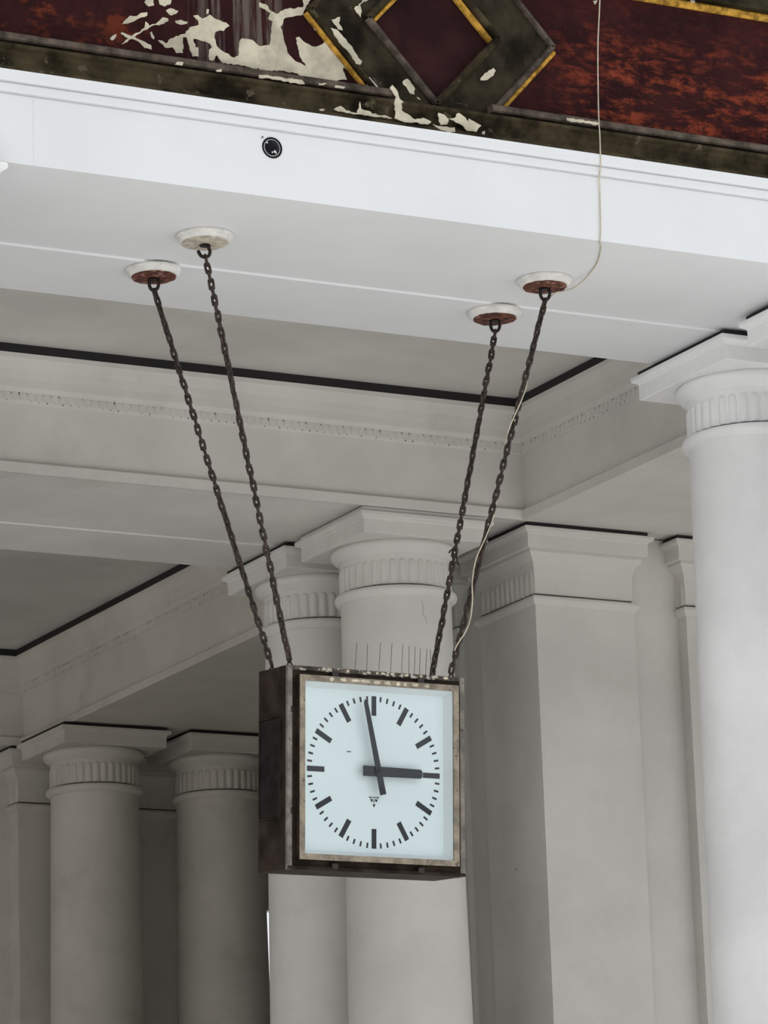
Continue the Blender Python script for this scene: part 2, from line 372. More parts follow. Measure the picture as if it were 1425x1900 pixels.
# side panels
def edge_x(z, sgn): return CXL + sgn * 0.412 * (1 - abs(z - CZL) / 0.455)
left_pts = [(-6, 5.59), (edge_x(5.59, -1), 5.59), (edge_x(CZL, -1), CZL), (edge_x(ZT, -1), ZT), (-6, ZT)]
right_pts = [(12, ZT), (edge_x(ZT, 1), ZT), (edge_x(CZL, 1), CZL), (edge_x(5.59, 1), 5.59), (12, 5.59)]
bm = bmesh.new(); prism(bm, left_pts, YP, Y1 + 0.09); fin('panel', bm, panel_mat('peeling_maroon_panel', 'left'), FR)['label'] = 'maroon panel with cream peeling patches and bare grey boards'
bm = bmesh.new(); prism(bm, right_pts, YP, Y1 + 0.09); fin('panel', bm, panel_mat('rubbed_maroon_panel', 'right'), FR)['label'] = 'maroon panel rubbed through to orange red'
# lozenge field and its flat dark frame
def loz(hw, hh): return [(CXL - hw, CZL), (CXL, CZL - hh), (CXL + hw, CZL), (CXL, CZL + hh)]
bm = bmesh.new(); prism(bm, loz(0.222, 0.24), YP + 0.002, Y1 + 0.09); fin('lozenge_field', bm, MAROON, FR)
bm = bmesh.new()
for (a, b) in ((0, 1), (1, 2), (2, 3), (3, 0)):
    i0, i1 = loz(0.222, 0.24)[a], loz(0.222, 0.24)[b]; o0, o1 = loz(0.40, 0.445)[a], loz(0.40, 0.445)[b]
    prism(bm, [i0, i1, o1, o0], YP - 0.016, Y1 + 0.09)
bmesh.ops.bisect_plane(bm, geom=bm.verts[:] + bm.edges[:] + bm.faces[:], plane_co=(0, 0, 5.561), plane_no=(0, 0, -1), clear_outer=True)
bmesh.ops.bisect_plane(bm, geom=bm.verts[:] + bm.edges[:] + bm.faces[:], plane_co=(0, 0, ZT + 0.11), plane_no=(0, 0, 1), clear_outer=True)
fin('lozenge_frame', bm, BLACKW, FR)
def bar(name, p, q, off, wd, y0, y1, m, label=None):
    """bevelled strip from p to q (x,z), shifted sideways by off."""
    d = Vector((q[0] - p[0], q[1] - p[1])); d.normalize(); n = Vector((-d.y, d.x))
    bm = bmesh.new()
    sec = [(-wd / 2, y1), (-wd / 2, y0 + 0.006), (-wd / 4, y0), (wd / 4, y0), (wd / 2, y0 + 0.006), (wd / 2, y1)]
    ra = [bm.verts.new((p[0] + n.x * (off + s), y, p[1] + n.y * (off + s))) for s, y in sec]
    rb = [bm.verts.new((q[0] + n.x * (off + s), y, q[1] + n.y * (off + s))) for s, y in sec]
    for i in range(6): bm.faces.new((ra[i], ra[(i + 1) % 6], rb[(i + 1) % 6], rb[i]))
    bm.faces.new(ra); bm.faces.new(list(reversed(rb)))
    o = fin(name, bm, m, FR)
    if label: o['label'] = label
    return o
L0, L1, L2, L3 = loz(0.222, 0.24)
bar('moulding', L0, L1, 0.0, 0.024, YP - 0.030, YP + 0.01, BROWN)
bar('moulding', L1, L2, 0.0, 0.024, YP - 0.030, YP + 0.01, OLIVE)
bar('moulding', L2, L3, 0.0, 0.020, YP - 0.030, YP + 0.01, OLIVE)
bar('moulding', L3, L0, 0.0, 0.020, YP - 0.030, YP + 0.01, OLIVE)
bar('gilt_strip', L2, L3, 0.019, 0.019, YP - 0.014, YP + 0.01, GILT)
bar('gilt_strip', L3, L0, 0.019, 0.014, YP - 0.014, YP + 0.01, GILT)
ra_, rb_, rc_ = (edge_x(5.59, 1), 5.592), (edge_x(CZL, 1), CZL), (edge_x(ZT, 1), ZT)
la_, lb_, lc_ = (edge_x(5.59, -1), 5.592), (edge_x(CZL, -1), CZL), (edge_x(ZT, -1), ZT)
bar('moulding', ra_, rb_, 0.003, 0.018, YP - 0.030, YP + 0.01, BROWN)
bar('gilt_strip', ra_, rb_, -0.014, 0.016, YP - 0.012, YP + 0.01, GILT)
bar('moulding', rb_, rc_, 0.0, 0.020, YP - 0.030, YP + 0.01, BROWN)
bar('moulding', lb_, la_, 0.002, 0.016, YP - 0.030, YP + 0.01, OLIVE)
bar('gilt_strip', lb_, la_, -0.012, 0.014, YP - 0.014, YP + 0.01, GILT)
bar('moulding', lc_, lb_, 0.0, 0.018, YP - 0.030, YP + 0.01, OLIVE)
bar('gilt_strip', (edge_x(ZT, 1), 6.040), (9.0, 6.040), 0.0, 0.026, YP - 0.012, YP + 0.01, GILT)
bar('gilt_strip', (2.0, 6.040), (edge_x(ZT, -1), 6.040), 0.0, 0.026, YP - 0.012, YP + 0.01, GILT)
bm = bmesh.new(); bx(bm, (-6, YP - 0.03, 6.053), (12, Y1 + 0.09, 6.16)); fin('top_rail', bm, BLACKW, FR)

# flaking paint: every patch a thin curled sheet of its own, at its place on the frieze (x, z in metres)
FLAKES = [
    (9.622, [(4.3211, 5.6908), (4.3448, 5.7203), (4.3662, 5.7218), (4.3807, 5.7344), (4.4004, 5.7391), (4.4002, 5.7286), (4.3732, 5.7159), (4.3551, 5.7028)]),
    (9.622, [(4.3164, 5.6296), (4.3399, 5.6503), (4.3152, 5.6605), (4.3189, 5.6662), (4.3489, 5.6585), (4.3905, 5.6889), (4.3945, 5.7104), (4.4033, 5.7047), (4.4067, 5.6983), (4.4339, 5.7145), (4.4486, 5.7306), (4.4665, 5.7298), (4.4663, 5.7211), (4.4445, 5.7091), (4.4121, 5.6973), (4.3794, 5.6734), (4.3595, 5.6566), (4.3825, 5.6496), (4.4108, 5.6399), (4.4123, 5.6263), (4.3892, 5.6281), (4.3717, 5.6446), (4.3505, 5.6501), (4.3217, 5.6304)]),
    (9.622, [(4.2812, 5.64), (4.2903, 5.6517), (4.3028, 5.6587), (4.3009, 5.6498), (4.2882, 5.6358)]),
    (9.622, [(4.4081, 5.6777), (4.4135, 5.6819), (4.4221, 5.6658), (4.4202, 5.6586), (4.4131, 5.6628)]),
    (9.622, [(4.3921, 5.7692), (4.4033, 5.7918), (4.4231, 5.7948), (4.4224, 5.7633), (4.4062, 5.7573)]),
    (9.622, [(4.4372, 5.783), (4.4393, 5.7972), (4.479, 5.8033), (4.4747, 5.7747), (4.4565, 5.7649), (4.4405, 5.7695)]),
    (9.622, [(4.4599, 5.7532), (4.4744, 5.7624), (4.4995, 5.7574), (4.4921, 5.7476), (4.4775, 5.7402), (4.4704, 5.7426)]),
    (9.622, [(4.488, 5.726), (4.5062, 5.7322), (4.5295, 5.7287), (4.5258, 5.7229), (4.5058, 5.7165), (4.4915, 5.7196)]),
    (9.622, [(4.4327, 5.6587), (4.447, 5.6591), (4.4576, 5.6519), (4.4741, 5.67), (4.5051, 5.6867), (4.5196, 5.6906), (4.5234, 5.6999), (4.5419, 5.7166), (4.5638, 5.7251), (4.5623, 5.7371), (4.5463, 5.7505), (4.5609, 5.7544), (4.5752, 5.746), (4.5899, 5.7535), (4.5992, 5.7619), (4.6225, 5.7496), (4.6515, 5.7451), (4.6622, 5.7362), (4.6435, 5.7176), (4.6326, 5.7178), (4.616, 5.71), (4.6119, 5.6937), (4.6203, 5.6669), (4.6454, 5.6513), (4.6742, 5.6397), (4.689, 5.6489), (4.6919, 5.6879), (4.6997, 5.7031), (4.7198, 5.7043), (4.7381, 5.7017), (4.7489, 5.6927), (4.7579, 5.6877), (4.7559, 5.6199), (4.7429, 5.6146), (4.7065, 5.6199), (4.6372, 5.6169), (4.6196, 5.6389), (4.614, 5.6346), (4.6046, 5.6192), (4.5938, 5.6212), (4.5946, 5.6527), (4.6038, 5.661), (4.5987, 5.6708), (4.5554, 5.6802), (4.5446, 5.6786), (4.5512, 5.6534), (4.5602, 5.6547), (4.5595, 5.6267), (4.5414, 5.6241), (4.5329, 5.6438), (4.523, 5.6806), (4.5121, 5.679), (4.511, 5.6301), (4.4893, 5.627), (4.4789, 5.6429), (4.4537, 5.6392)]),
    (9.622, [(4.5905, 5.7781), (4.5977, 5.7775), (4.5956, 5.7631), (4.5883, 5.7638)]),
    (9.571, [(4.4612, 5.5705), (4.4685, 5.5802), (4.4882, 5.5813), (4.4844, 5.5704)]),
    (9.571, [(4.5903, 5.5716), (4.6085, 5.5777), (4.6083, 5.569), (4.5938, 5.5669)]),
    (9.622, [(4.756, 5.6867), (4.7894, 5.6951), (4.796, 5.7313), (4.8027, 5.7712), (4.7881, 5.7761), (4.7961, 5.7967), (4.7596, 5.8107), (4.76, 5.8249), (4.7821, 5.8211), (4.8, 5.8026), (4.8146, 5.7959), (4.8448, 5.8164), (4.9048, 5.8308), (4.9079, 5.8687), (4.9398, 5.8735), (4.9122, 5.8283), (4.904, 5.8076), (4.8439, 5.7879), (4.8282, 5.7573), (4.8365, 5.7267), (4.8481, 5.6824), (4.8732, 5.6578), (4.9081, 5.6469), (4.8886, 5.6742), (4.8774, 5.7309), (4.8868, 5.7358), (4.9086, 5.7195), (4.9382, 5.7114), (4.9647, 5.7242), (4.9841, 5.743), (5.0164, 5.7033), (5.0489, 5.6653), (5.0612, 5.6404), (5.0319, 5.6621), (5.0296, 5.6519), (5.0418, 5.6235), (4.9908, 5.611), (4.9573, 5.6133), (4.8902, 5.6091), (4.8794, 5.6199), (4.8277, 5.6214), (4.7539, 5.6126)]),
    (9.5895, [(4.9778, 5.7655), (4.9964, 5.7629), (5.0182, 5.7412), (5.0455, 5.7168), (5.065, 5.684), (5.0778, 5.6752), (5.0718, 5.6637), (5.0568, 5.6651), (5.0318, 5.7006), (5.0026, 5.7247), (4.9883, 5.744)]),
    (9.606, [(4.9891, 5.7985), (5.0177, 5.8117), (5.0132, 5.7896), (5.0257, 5.7701), (5.0107, 5.7714), (4.9962, 5.7871)]),
    (9.606, [(5.066, 5.8457), (5.113, 5.8905), (5.1283, 5.8928), (5.0854, 5.8594), (5.0904, 5.8404), (5.0859, 5.8201), (5.0731, 5.8343)]),
    (9.606, [(5.0978, 5.6312), (5.1093, 5.6364), (5.1402, 5.6052), (5.125, 5.6013), (5.1064, 5.6093), (5.0799, 5.6038), (5.1028, 5.6141)]),
    (9.571, [(4.7283, 5.5773), (4.7648, 5.5783), (4.8678, 5.5813), (4.8766, 5.5693), (4.8379, 5.5677), (4.7646, 5.571), (4.728, 5.5675)]),
    (9.571, [(4.9213, 5.5784), (4.9492, 5.5823), (4.9378, 5.5747), (4.923, 5.5733)]),
    (9.571, [(4.9751, 5.5789), (5.0087, 5.5801), (5.0047, 5.5732), (4.9749, 5.5725)]),
    (9.565, [(4.9657, 5.5018), (4.9885, 5.5155), (5.0067, 5.5039), (5.0401, 5.4997), (5.0501, 5.5187), (5.0527, 5.5384), (5.0556, 5.5159), (5.0854, 5.5112), (5.0926, 5.5051), (5.1302, 5.505), (5.1564, 5.5015), (5.0923, 5.4963), (5.0362, 5.4957), (4.9804, 5.4968)]),
    (9.622, [(4.933, 5.7799), (4.9404, 5.7792), (4.9511, 5.763), (4.9418, 5.7634)]),
    (9.565, [(4.9173, 5.4952), (4.9359, 5.4977), (4.932, 5.492), (4.9209, 5.4904)]),
    (9.606, [(5.2192, 5.6376), (5.2368, 5.649), (5.2495, 5.6348), (5.2604, 5.6202), (5.2577, 5.602), (5.2426, 5.6035), (5.2319, 5.6216), (5.2207, 5.6289)]),
    (9.565, [(5.1543, 5.5949), (5.1623, 5.6049), (5.1803, 5.5844), (5.1852, 5.5638), (5.1982, 5.5567), (5.1904, 5.5503), (5.1914, 5.5292), (5.2192, 5.5154), (5.234, 5.5068), (5.261, 5.5157), (5.2891, 5.5071), (5.2754, 5.4964), (5.2337, 5.4979), (5.2184, 5.494), (5.1844, 5.4965), (5.1658, 5.501), (5.1704, 5.5228), (5.1657, 5.5469), (5.1741, 5.5693), (5.1615, 5.5853)]),
    (9.606, [(5.2542, 5.5623), (5.2584, 5.5718), (5.2889, 5.5707), (5.2905, 5.562), (5.2781, 5.5389), (5.2604, 5.5276), (5.2553, 5.5411)]),
    (9.606, [(5.2651, 5.5959), (5.2764, 5.5921), (5.2762, 5.5867), (5.2668, 5.5908)]),
    (9.565, [(5.3133, 5.5388), (5.3342, 5.5346), (5.347, 5.5221), (5.3406, 5.5052), (5.3213, 5.5009), (5.3142, 5.5141)]),
    (9.565, [(5.3472, 5.5257), (5.3724, 5.5327), (5.3748, 5.5437), (5.3826, 5.5476), (5.4033, 5.5369), (5.4162, 5.5244), (5.4166, 5.5351), (5.4337, 5.5285), (5.4582, 5.5176), (5.4482, 5.5091), (5.4399, 5.4955), (5.4091, 5.4949), (5.3981, 5.5077), (5.3717, 5.5166)]),
    (9.565, [(5.4593, 5.4981), (5.4692, 5.503), (5.4687, 5.4922), (5.4606, 5.484)]),
    (9.606, [(5.4846, 5.684), (5.5011, 5.7044), (5.5313, 5.725), (5.5387, 5.717), (5.5301, 5.6995), (5.5019, 5.6811), (5.4863, 5.6789)]),
    (9.553, [(5.2879, 5.4959), (5.3144, 5.4924), (5.3604, 5.495), (5.3617, 5.481), (5.3366, 5.4759), (5.3065, 5.4842)]),
    (9.565, [(5.1094, 5.5022), (5.1321, 5.507), (5.1582, 5.5), (5.1281, 5.4994)]),
    (9.571, [(5.757, 5.5851), (5.874, 5.5855), (5.8736, 5.5768), (5.7603, 5.577)]),
    (9.622, [(5.9039, 6.0016), (5.9195, 6.0059), (5.9099, 5.9904)]),
    (9.61, [(6.25, 6.0517), (6.266, 6.0562), (6.2678, 6.0483), (6.2541, 6.0442)])]
for k, (y, pts) in enumerate(FLAKES):
    rr = random.Random(k)
    dense = []
    for i in range(len(pts)):
        a, b = Vector(pts[i]), Vector(pts[(i + 1) % len(pts)])
        dense.append(a); L_ = (b - a).length
        if L_ > 0.016:
            n = (b - a).orthogonal().normalized()
            for q in range(1, int(L_ / 0.008)):
                dense.append(a.lerp(b, q / int(L_ / 0.008)) + n * rr.uniform(-0.0022, 0.0022))
    n = len(dense)
    vs, _, fs, *_r = delaunay_2d_cdt(dense, [(q, (q + 1) % n) for q in range(n)], [], 1, 1e-5)
    bm = bmesh.new()
    f = [bm.verts.new((p.x, y - 0.0016 - rr.uniform(0, 0.0016), p.y)) for p in vs]
    for t in fs: bm.faces.new([f[q] for q in t])
    r = bmesh.ops.extrude_edge_only(bm, edges=[e for e in bm.edges if len(e.link_faces) == 1])
    for v in [g for g in r['geom'] if isinstance(g, bmesh.types.BMVert)]: v.co.y = y + 0.0015
    fin('paint_flake', bm, CREAM, FR)

# ------------------------------------------------------------------ columns
def flute_mesh(h, wd, dp):
    """one reed of the fluted neck: half round, domed at the top; faces -Y, base at z = 0."""
    bm = bmesh.new(); rows = []
    for z, s in ((0, 1.0), (h * 0.5, 1.0), (h * 0.86, 1.0), (h * 0.95, 0.75), (h, 0.25)):
        rows.append([bm.verts.new((-wd / 2 * math.cos(math.pi * i / 4) * (0.5 + 0.5 * s), -dp * s * math.sin(math.pi * i / 4), z)) for i in range(5)])
    for a, b in zip(rows, rows[1:]):
        for i in range(4): bm.faces.new((a[i], a[i + 1], b[i + 1], b[i]))
    bm.faces.new(rows[-1]); bmesh.ops.recalc_face_normals(bm, faces=bm.faces)
    me = bpy.data.meshes.new('flute'); bm.to_mesh(me); bm.free()
    for p in me.polygons: p.use_smooth = True
    return me
FLUTE = {}
def flute(m):
    if m.name not in FLUTE:
        FLUTE[m.name] = flute_mesh(0.098, 0.031, 0.0085); FLUTE[m.name].materials.append(m)
    return FLUTE[m.name]
AB = [(0.24, 5.1825), (0.283, 5.1825), (0.286, 5.179), (0.286, 5.168), (0.281, 5.163), (0.270, 5.158), (0.267, 5.152), (0.267, 5.103), (0.262, 5.100)]
SHAFT_R = lambda z: 0.2125 + (4.885 - z) * 0.0135
def column(x, y, m, label, base='column', cat='column', group=None, gap=True):
    t = empty(base, (x, y, 0), label, cat, group, 'thing')
    bm = bmesh.new(); lathe(bm, AB, square=True); fin('abacus', bm, m, t)
    lathe_obj('bearing_block', [(0.268, SZ - 0.0005), (0.268, 5.1825)], SOOT_SHADE if gap else m, t, square=True)  # dark block paints the shade of the gap above the abacus
    lathe_obj('echinus', [(0.238, 5.1005), (0.246, 5.093), (0.248, 5.084), (0.245, 5.074), (0.236, 5.064), (0.224, 5.056), (0.219, 5.048)], m, t)
    nk = lathe_obj('neck', [(0.214, 5.0485), (0.2115, 5.035), (0.2105, 4.935), (0.2105, 4.930)], m, t)
    n = 36
    for i in range(n):
        a = 2 * math.pi * i / n
        o = link('flute', flute(m), None, nk)
        o.location = (0.2085 * math.sin(a), -0.2085 * math.cos(a), 4.931); o.rotation_euler = (0, 0, a)
    lathe_obj('joint', [(0.2085, 4.9305), (0.2085, 4.9225)], GRIME, t)
    lathe_obj('astragal', [(0.222, 4.9225), (0.232, 4.921), (0.2365, 4.914), (0.237, 4.906), (0.233, 4.897), (0.225, 4.891), (0.219, 4.885)], m, t)
    zs = [4.8855, 4.87, 4.6, 4.2, 3.8, 3.4, 3.0, 2.4, 1.6, 0.8, 0.30]
    lathe_obj('shaft', [(0.2135, 4.8855)] + [(SHAFT_R(z), z) for z in zs[1:]], m, t, 96)
    lathe_obj('base', [(0.27, 0.30), (0.28, 0.27), (0.28, 0.2), (0.284, 0.19), (0.284, 0.0)], m, t)
    return t
def pilaster(x, y, m, label, sides, group=None):
    """square pier with a fluted neck; x, y = centre; sides = which faces carry flutes."""
    t = empty('square_pillar', (x, y, 0), label, 'pillar', group, 'thing')
    bm = bmesh.new(); lathe(bm, [(r + 0.004, z) for r, z in AB], square=True); fin('abacus', bm, m, t)
    lathe_obj('bearing_block', [(0.272, SZ - 0.0005), (0.272, 5.1825)], SOOT_SHADE, t, square=True)  # gap shade painted by the dark block, as on the columns
    lathe_obj('echinus', [(0.252, 5.1005), (0.254, 5.09), (0.247, 5.078), (0.236, 5.066), (0.230, 5.058)], m, t, square=True)
    nk = lathe_obj('neck', [(0.229, 5.0585), (0.223, 5.035), (0.219, 4.99), (0.219, 4.931)], m, t, square=True)
    n = 11
    for s in sides:
        a = {'front': 0.0, 'left': -math.pi / 2}[s]
        for i in range(n):
            u = -0.195 + 0.39 * i / (n - 1)
            o = link('flute', flute(m), None, nk)
            o.location = (u * math.cos(a) + 0.2175 * math.sin(a), u * math.sin(a) - 0.2175 * math.cos(a), 4.932); o.rotation_euler = (0, 0, a)
            if s == 'front': o.scale = (1, 0.35, 1); o.location.y += 0.0008
    lathe_obj('joint', [(0.2165, 4.931), (0.2165, 4.9225)], GRIME, t, square=True)
    lathe_obj('astragal', [(0.230, 4.9225), (0.238, 4.918), (0.240, 4.908), (0.236, 4.896), (0.226, 4.885)], m, t, square=True)
    lathe_obj('shaft', [(0.2225, 4.8855), (0.2225, 0.25)], m, t, square=True)
    lathe_obj('base', [(0.25, 0.25), (0.26, 0.22), (0.26, 0.0)], m, t, square=True)
    return t
PX = PAINT
column(6.961, 10.472, PX, 'large bright column at the right edge, first behind the front beam face')
column(6.955, 9.790, PX, 'column cut off by the right edge, only its abacus corner showing')
column(3.630, 9.790, PX, 'column cut off by the upper left edge, only its abacus tip showing')
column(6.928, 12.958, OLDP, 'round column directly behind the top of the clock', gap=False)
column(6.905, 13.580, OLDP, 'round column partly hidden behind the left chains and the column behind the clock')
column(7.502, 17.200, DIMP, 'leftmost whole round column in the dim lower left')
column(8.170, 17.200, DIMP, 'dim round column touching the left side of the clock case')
pilaster(7.646, 12.966, SHADEDP, 'square corner pillar right of the clock with fluted neck', ('front', 'left'))
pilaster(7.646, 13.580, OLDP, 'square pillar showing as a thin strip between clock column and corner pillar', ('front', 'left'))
pilaster(8.320, 12.950, SHADEDP, 'square pillar half hidden behind the large right column', ('front', 'left'))
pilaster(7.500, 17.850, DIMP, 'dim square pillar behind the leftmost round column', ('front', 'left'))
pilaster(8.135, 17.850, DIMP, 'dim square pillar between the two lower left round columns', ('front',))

# ------------------------------------------------------------------ the clock
CLOC = Vector((5.2818, 10.13, 3.6494)); CROT = (math.radians(4.43), math.radians(-0.41), math.radians(2.39))
from mathutils import Euler
CM = Euler(CROT, 'XYZ').to_matrix()
def cw(x, y, z): return CLOC + CM @ Vector((x, y, z))
ck = empty('hanging_clock', CLOC, 'square brown station clock hung on four chains, white dial showing two minutes to three', 'clock', None, 'thing', CROT)
HX, HZ, HY = 0.301, 0.298, 0.09
bm = bmesh.new(); bx(bm, (-HX, -HY + 0.012, -HZ), (HX, HY, HZ), 0.003); fin('case', bm, CASE, ck)
# proud lip round the front, its four rails mitred into one ring
def ring(bm, o, i, y0, y1, oz=None, iz=None):
    oz = oz or o; iz = iz or i
    O_ = [(-o, -oz), (o, -oz), (o, oz), (-o, oz)]; I_ = [(-i, -iz), (i, -iz), (i, iz), (-i, iz)]
    vs = [[bm.verts.new((x, y, z)) for x, z in P] for P, y in ((O_, y0), (I_, y0), (I_, y1), (O_, y1))]
    for k in range(4):
        j = (k + 1) % 4
        for a in range(4):
            A, B = vs[a], vs[(a + 1) % 4]
            bm.faces.new((A[k], A[j], B[j], B[k]))
for nm, a, b, m in (('lip', (-HX, -HZ), (-0.2845, HZ), LIP), ('lip', (0.2845, -HZ), (HX, HZ), LIP), ('lip', (-0.2845, 0.2845), (0.2845, HZ), LIPTOP), ('lip', (-0.2845, -HZ), (0.2845, -0.2845), CASE)):
    bm = bmesh.new(); bx(bm, (a[0], -HY - 0.001, a[1]), (b[0], -HY + 0.0125, b[1]), 0.002); fin(nm, bm, m, ck)
bm = bmesh.new(); ring(bm, 0.2845, 0.262, -HY + 0.006, -HY + 0.0125); fin('groove', bm, CASE, ck)
fr = bmesh.new(); ring(fr, 0.270, 0.2525, -HY - 0.020, -HY + 0.010)
bmesh.ops.bevel(fr, geom=[e for e in fr.edges if e.calc_face_angle(0) > 1.0], offset=0.003, segments=2, affect='EDGES')
front_frame = fin('front_frame', fr, TAN, ck, 40)
fe = bmesh.new(); ring(fe, 0.2708, 0.2695, -HY - 0.0165, -HY + 0.010); fin('frame_edge', fe, CASE, ck)
rv = bmesh.new()
for k in range(4):
    P = [(-1, -1), (1, -1), (1, 1), (-1, 1)]; a, b = P[k], P[(k + 1) % 4]
    rv.faces.new([rv.verts.new(v) for v in ((a[0] * 0.2527, -HY - 0.012, a[1] * 0.2527), (b[0] * 0.2527, -HY - 0.012, b[1] * 0.2527), (b[0] * 0.237, -HY + 0.0215, b[1] * 0.237), (a[0] * 0.237, -HY + 0.0215, a[1] * 0.237))])
bmesh.ops.remove_doubles(rv, verts=rv.verts, dist=1e-5)
me = bpy.data.meshes.new('reveal'); rv.to_mesh(me); rv.free(); link('reveal', me, REVEAL, ck)
YD = -HY + 0.0195
dial = box('dial', (-0.2455, YD, -0.2455), (0.2455, YD + 0.004, 0.2455), DIAL, ck)
# cut an opening in the case front so the dial sits inside it
cs = [o for o in ck.children if o.name.startswith('case')][0]
bm = bmesh.new(); bm.from_mesh(cs.data); bm.clear()
ring(bm, HX, 0.2475, -HY + 0.012, -HY + 0.05, HZ, 0.2475); bx(bm, (-HX, -HY + 0.05, -HZ), (HX, HY, HZ), 0.003)
bmesh.ops.recalc_face_normals(bm, faces=bm.faces); bm.to_mesh(cs.data); bm.free()
def mark_mesh(wd, ln):
    bm = bmesh.new(); bx(bm, (-wd / 2, -0.0008, -ln), (wd / 2, 0.0004, 0)); me = bpy.data.meshes.new('mark'); bm.to_mesh(me); bm.free(); me.materials.append(HANDM); return me
hm, mmk = mark_mesh(0.0158, 0.058), mark_mesh(0.0056, 0.0155)
for i in range(60):
    a = 2 * math.pi * i / 60
    o = link('hour_mark' if i % 5 == 0 else 'minute_mark', hm if i % 5 == 0 else mmk, None, dial)
    o.location = (0.2255 * math.sin(a), YD - 0.0002, 0.2255 * math.cos(a)); o.rotation_euler = (0, a, 0)
# inverted triangle emblem on the dial
em = bmesh.new()
def tri(*pts):
    f = [em.verts.new((x, YD - 0.0012, z)) for x, z in pts]; b = [em.verts.new((x, YD + 0.0006, z)) for x, z in pts]; k = len(pts)
    em.faces.new(f); em.faces.new(list(reversed(b)))
    for i in range(k): em.faces.new((f[i], f[(i + 1) % k], b[(i + 1) % k], b[i]))
e0 = -0.0725; U = 0.001
T = lambda *p: tri(*[(x * U, e0 + z * U) for x, z in p])
T((-17, 0), (-12.5, 0), (-10.5, -4), (-13.5, -5.5)); T((17, 0), (12.5, 0), (10.5, -4), (13.5, -5.5))
T((-9, -0.5), (-5.5, -0.5), (-6.5, -4.5), (-8.5, -4)); T((9, -0.5), (5.5, -0.5), (6.5, -4.5), (8.5, -4))
T((-3.6, -0.5), (-0.7, -0.5), (-1.3, -4.2), (-3, -4.2)); T((3.6, -0.5), (0.7, -0.5), (1.3, -4.2), (3, -4.2))
T((-13, -7), (-8, -8), (-3, -7), (-5.5, -14), (-8.0, -16.5)); T((13, -7), (8, -8), (3, -7), (5.5, -14), (8.0, -16.5))
T((-0.8, -8), (0.8, -8), (1.2, -17), (-1.2, -17)); T((-4.5, -23), (0, -21), (4.5, -23), (0, -31.5))
fin('emblem', em, HANDM, dial)
spk = bmesh.new(); bx(spk, (-0.092, YD - 0.0010, 0.055), (-0.078, YD + 0.0002, 0.0575)); fin('smudge', spk, HANDM, dial)
# hands
YH = -HY - 0.010
def hand(name, outline, ang, y, th):
    bm = bmesh.new(); prism(bm, outline, y - th / 2, y + th / 2)
    bmesh.ops.bevel(bm, geom=bm.edges[:], offset=0.0008, segments=1, affect='EDGES')
    o = fin(name, bm, HANDM, ck); o.rotation_euler = (0, ang, 0); return o
hand('hour_hand', [(-0.0155, -0.050), (0.0155, -0.050), (0.0135, 0.146), (0.008, 0.152), (-0.008, 0.152), (-0.0135, 0.146)], math.radians(90.2), YH + 0.006, 0.003)
hand('minute_hand', [(-0.0105, -0.070), (0.0105, -0.070), (0.0070, 0.208), (-0.0008, 0.217), (-0.0070, 0.206)], math.radians(-12.2), YH, 0.003)
hub = bmesh.new(); bmesh.ops.create_cone(hub, cap_ends=True, segments=20, radius1=0.007, radius2=0.007, depth=0.036)
bmesh.ops.rotate(hub, verts=hub.verts, matrix=Matrix.Rotation(math.pi / 2, 3, 'X')); bmesh.ops.translate(hub, verts=hub.verts, vec=(0, YD - 0.016, 0)); fin('arbor', hub, HANDM, ck)
box('glass_pane', (-0.2535, -HY - 0.0165, -0.2535), (0.2535, -HY - 0.0145, 0.2535), GLASS, ck)
# side plate, latches, slots
bm = bmesh.new(); bx(bm, (-HX - 0.003, -0.050, -0.142), (-HX + 0.002, 0.074, 0.146), 0.0015); sp = fin('side_plate', bm, DOORM, ck)
bm = bmesh.new()
for a, b in (((-HX - 0.005, -0.056, -0.148), (-HX, -0.051, 0.152)), ((-HX - 0.005, 0.074, -0.148), (-HX, 0.079, 0.152)), ((-HX - 0.005, -0.051, 0.147), (-HX, 0.074, 0.152)), ((-HX - 0.005, -0.051, -0.148), (-HX, 0.074, -0.143))): bx(bm, a, b)
fin('plate_rim', bm, CASE, sp)
for x in (-0.146, 0.146):
    for z in (0.277, -0.284): bm = bmesh.new(); bx(bm, (x - 0.011, -HY - 0.010, z - 0.009), (x + 0.011, -HY + 0.008, z + 0.009), 0.003); fin('latch', bm, LATCH, ck)
for z in (0.168, -0.128): bm = bmesh.new(); bx(bm, (-0.2905, -HY - 0.0028, z - 0.009), (-0.2865, -HY, z + 0.009), 0.0008); fin('slot_screw', bm, LATCH, ck)
# lower lip: a dark half round sill under the door
bm = bmesh.new(); bx(bm, (-HX, -HY - 0.006, -HZ), (HX, -HY + 0.0, -0.288), 0.003); fin('sill', bm, CASE, ck)
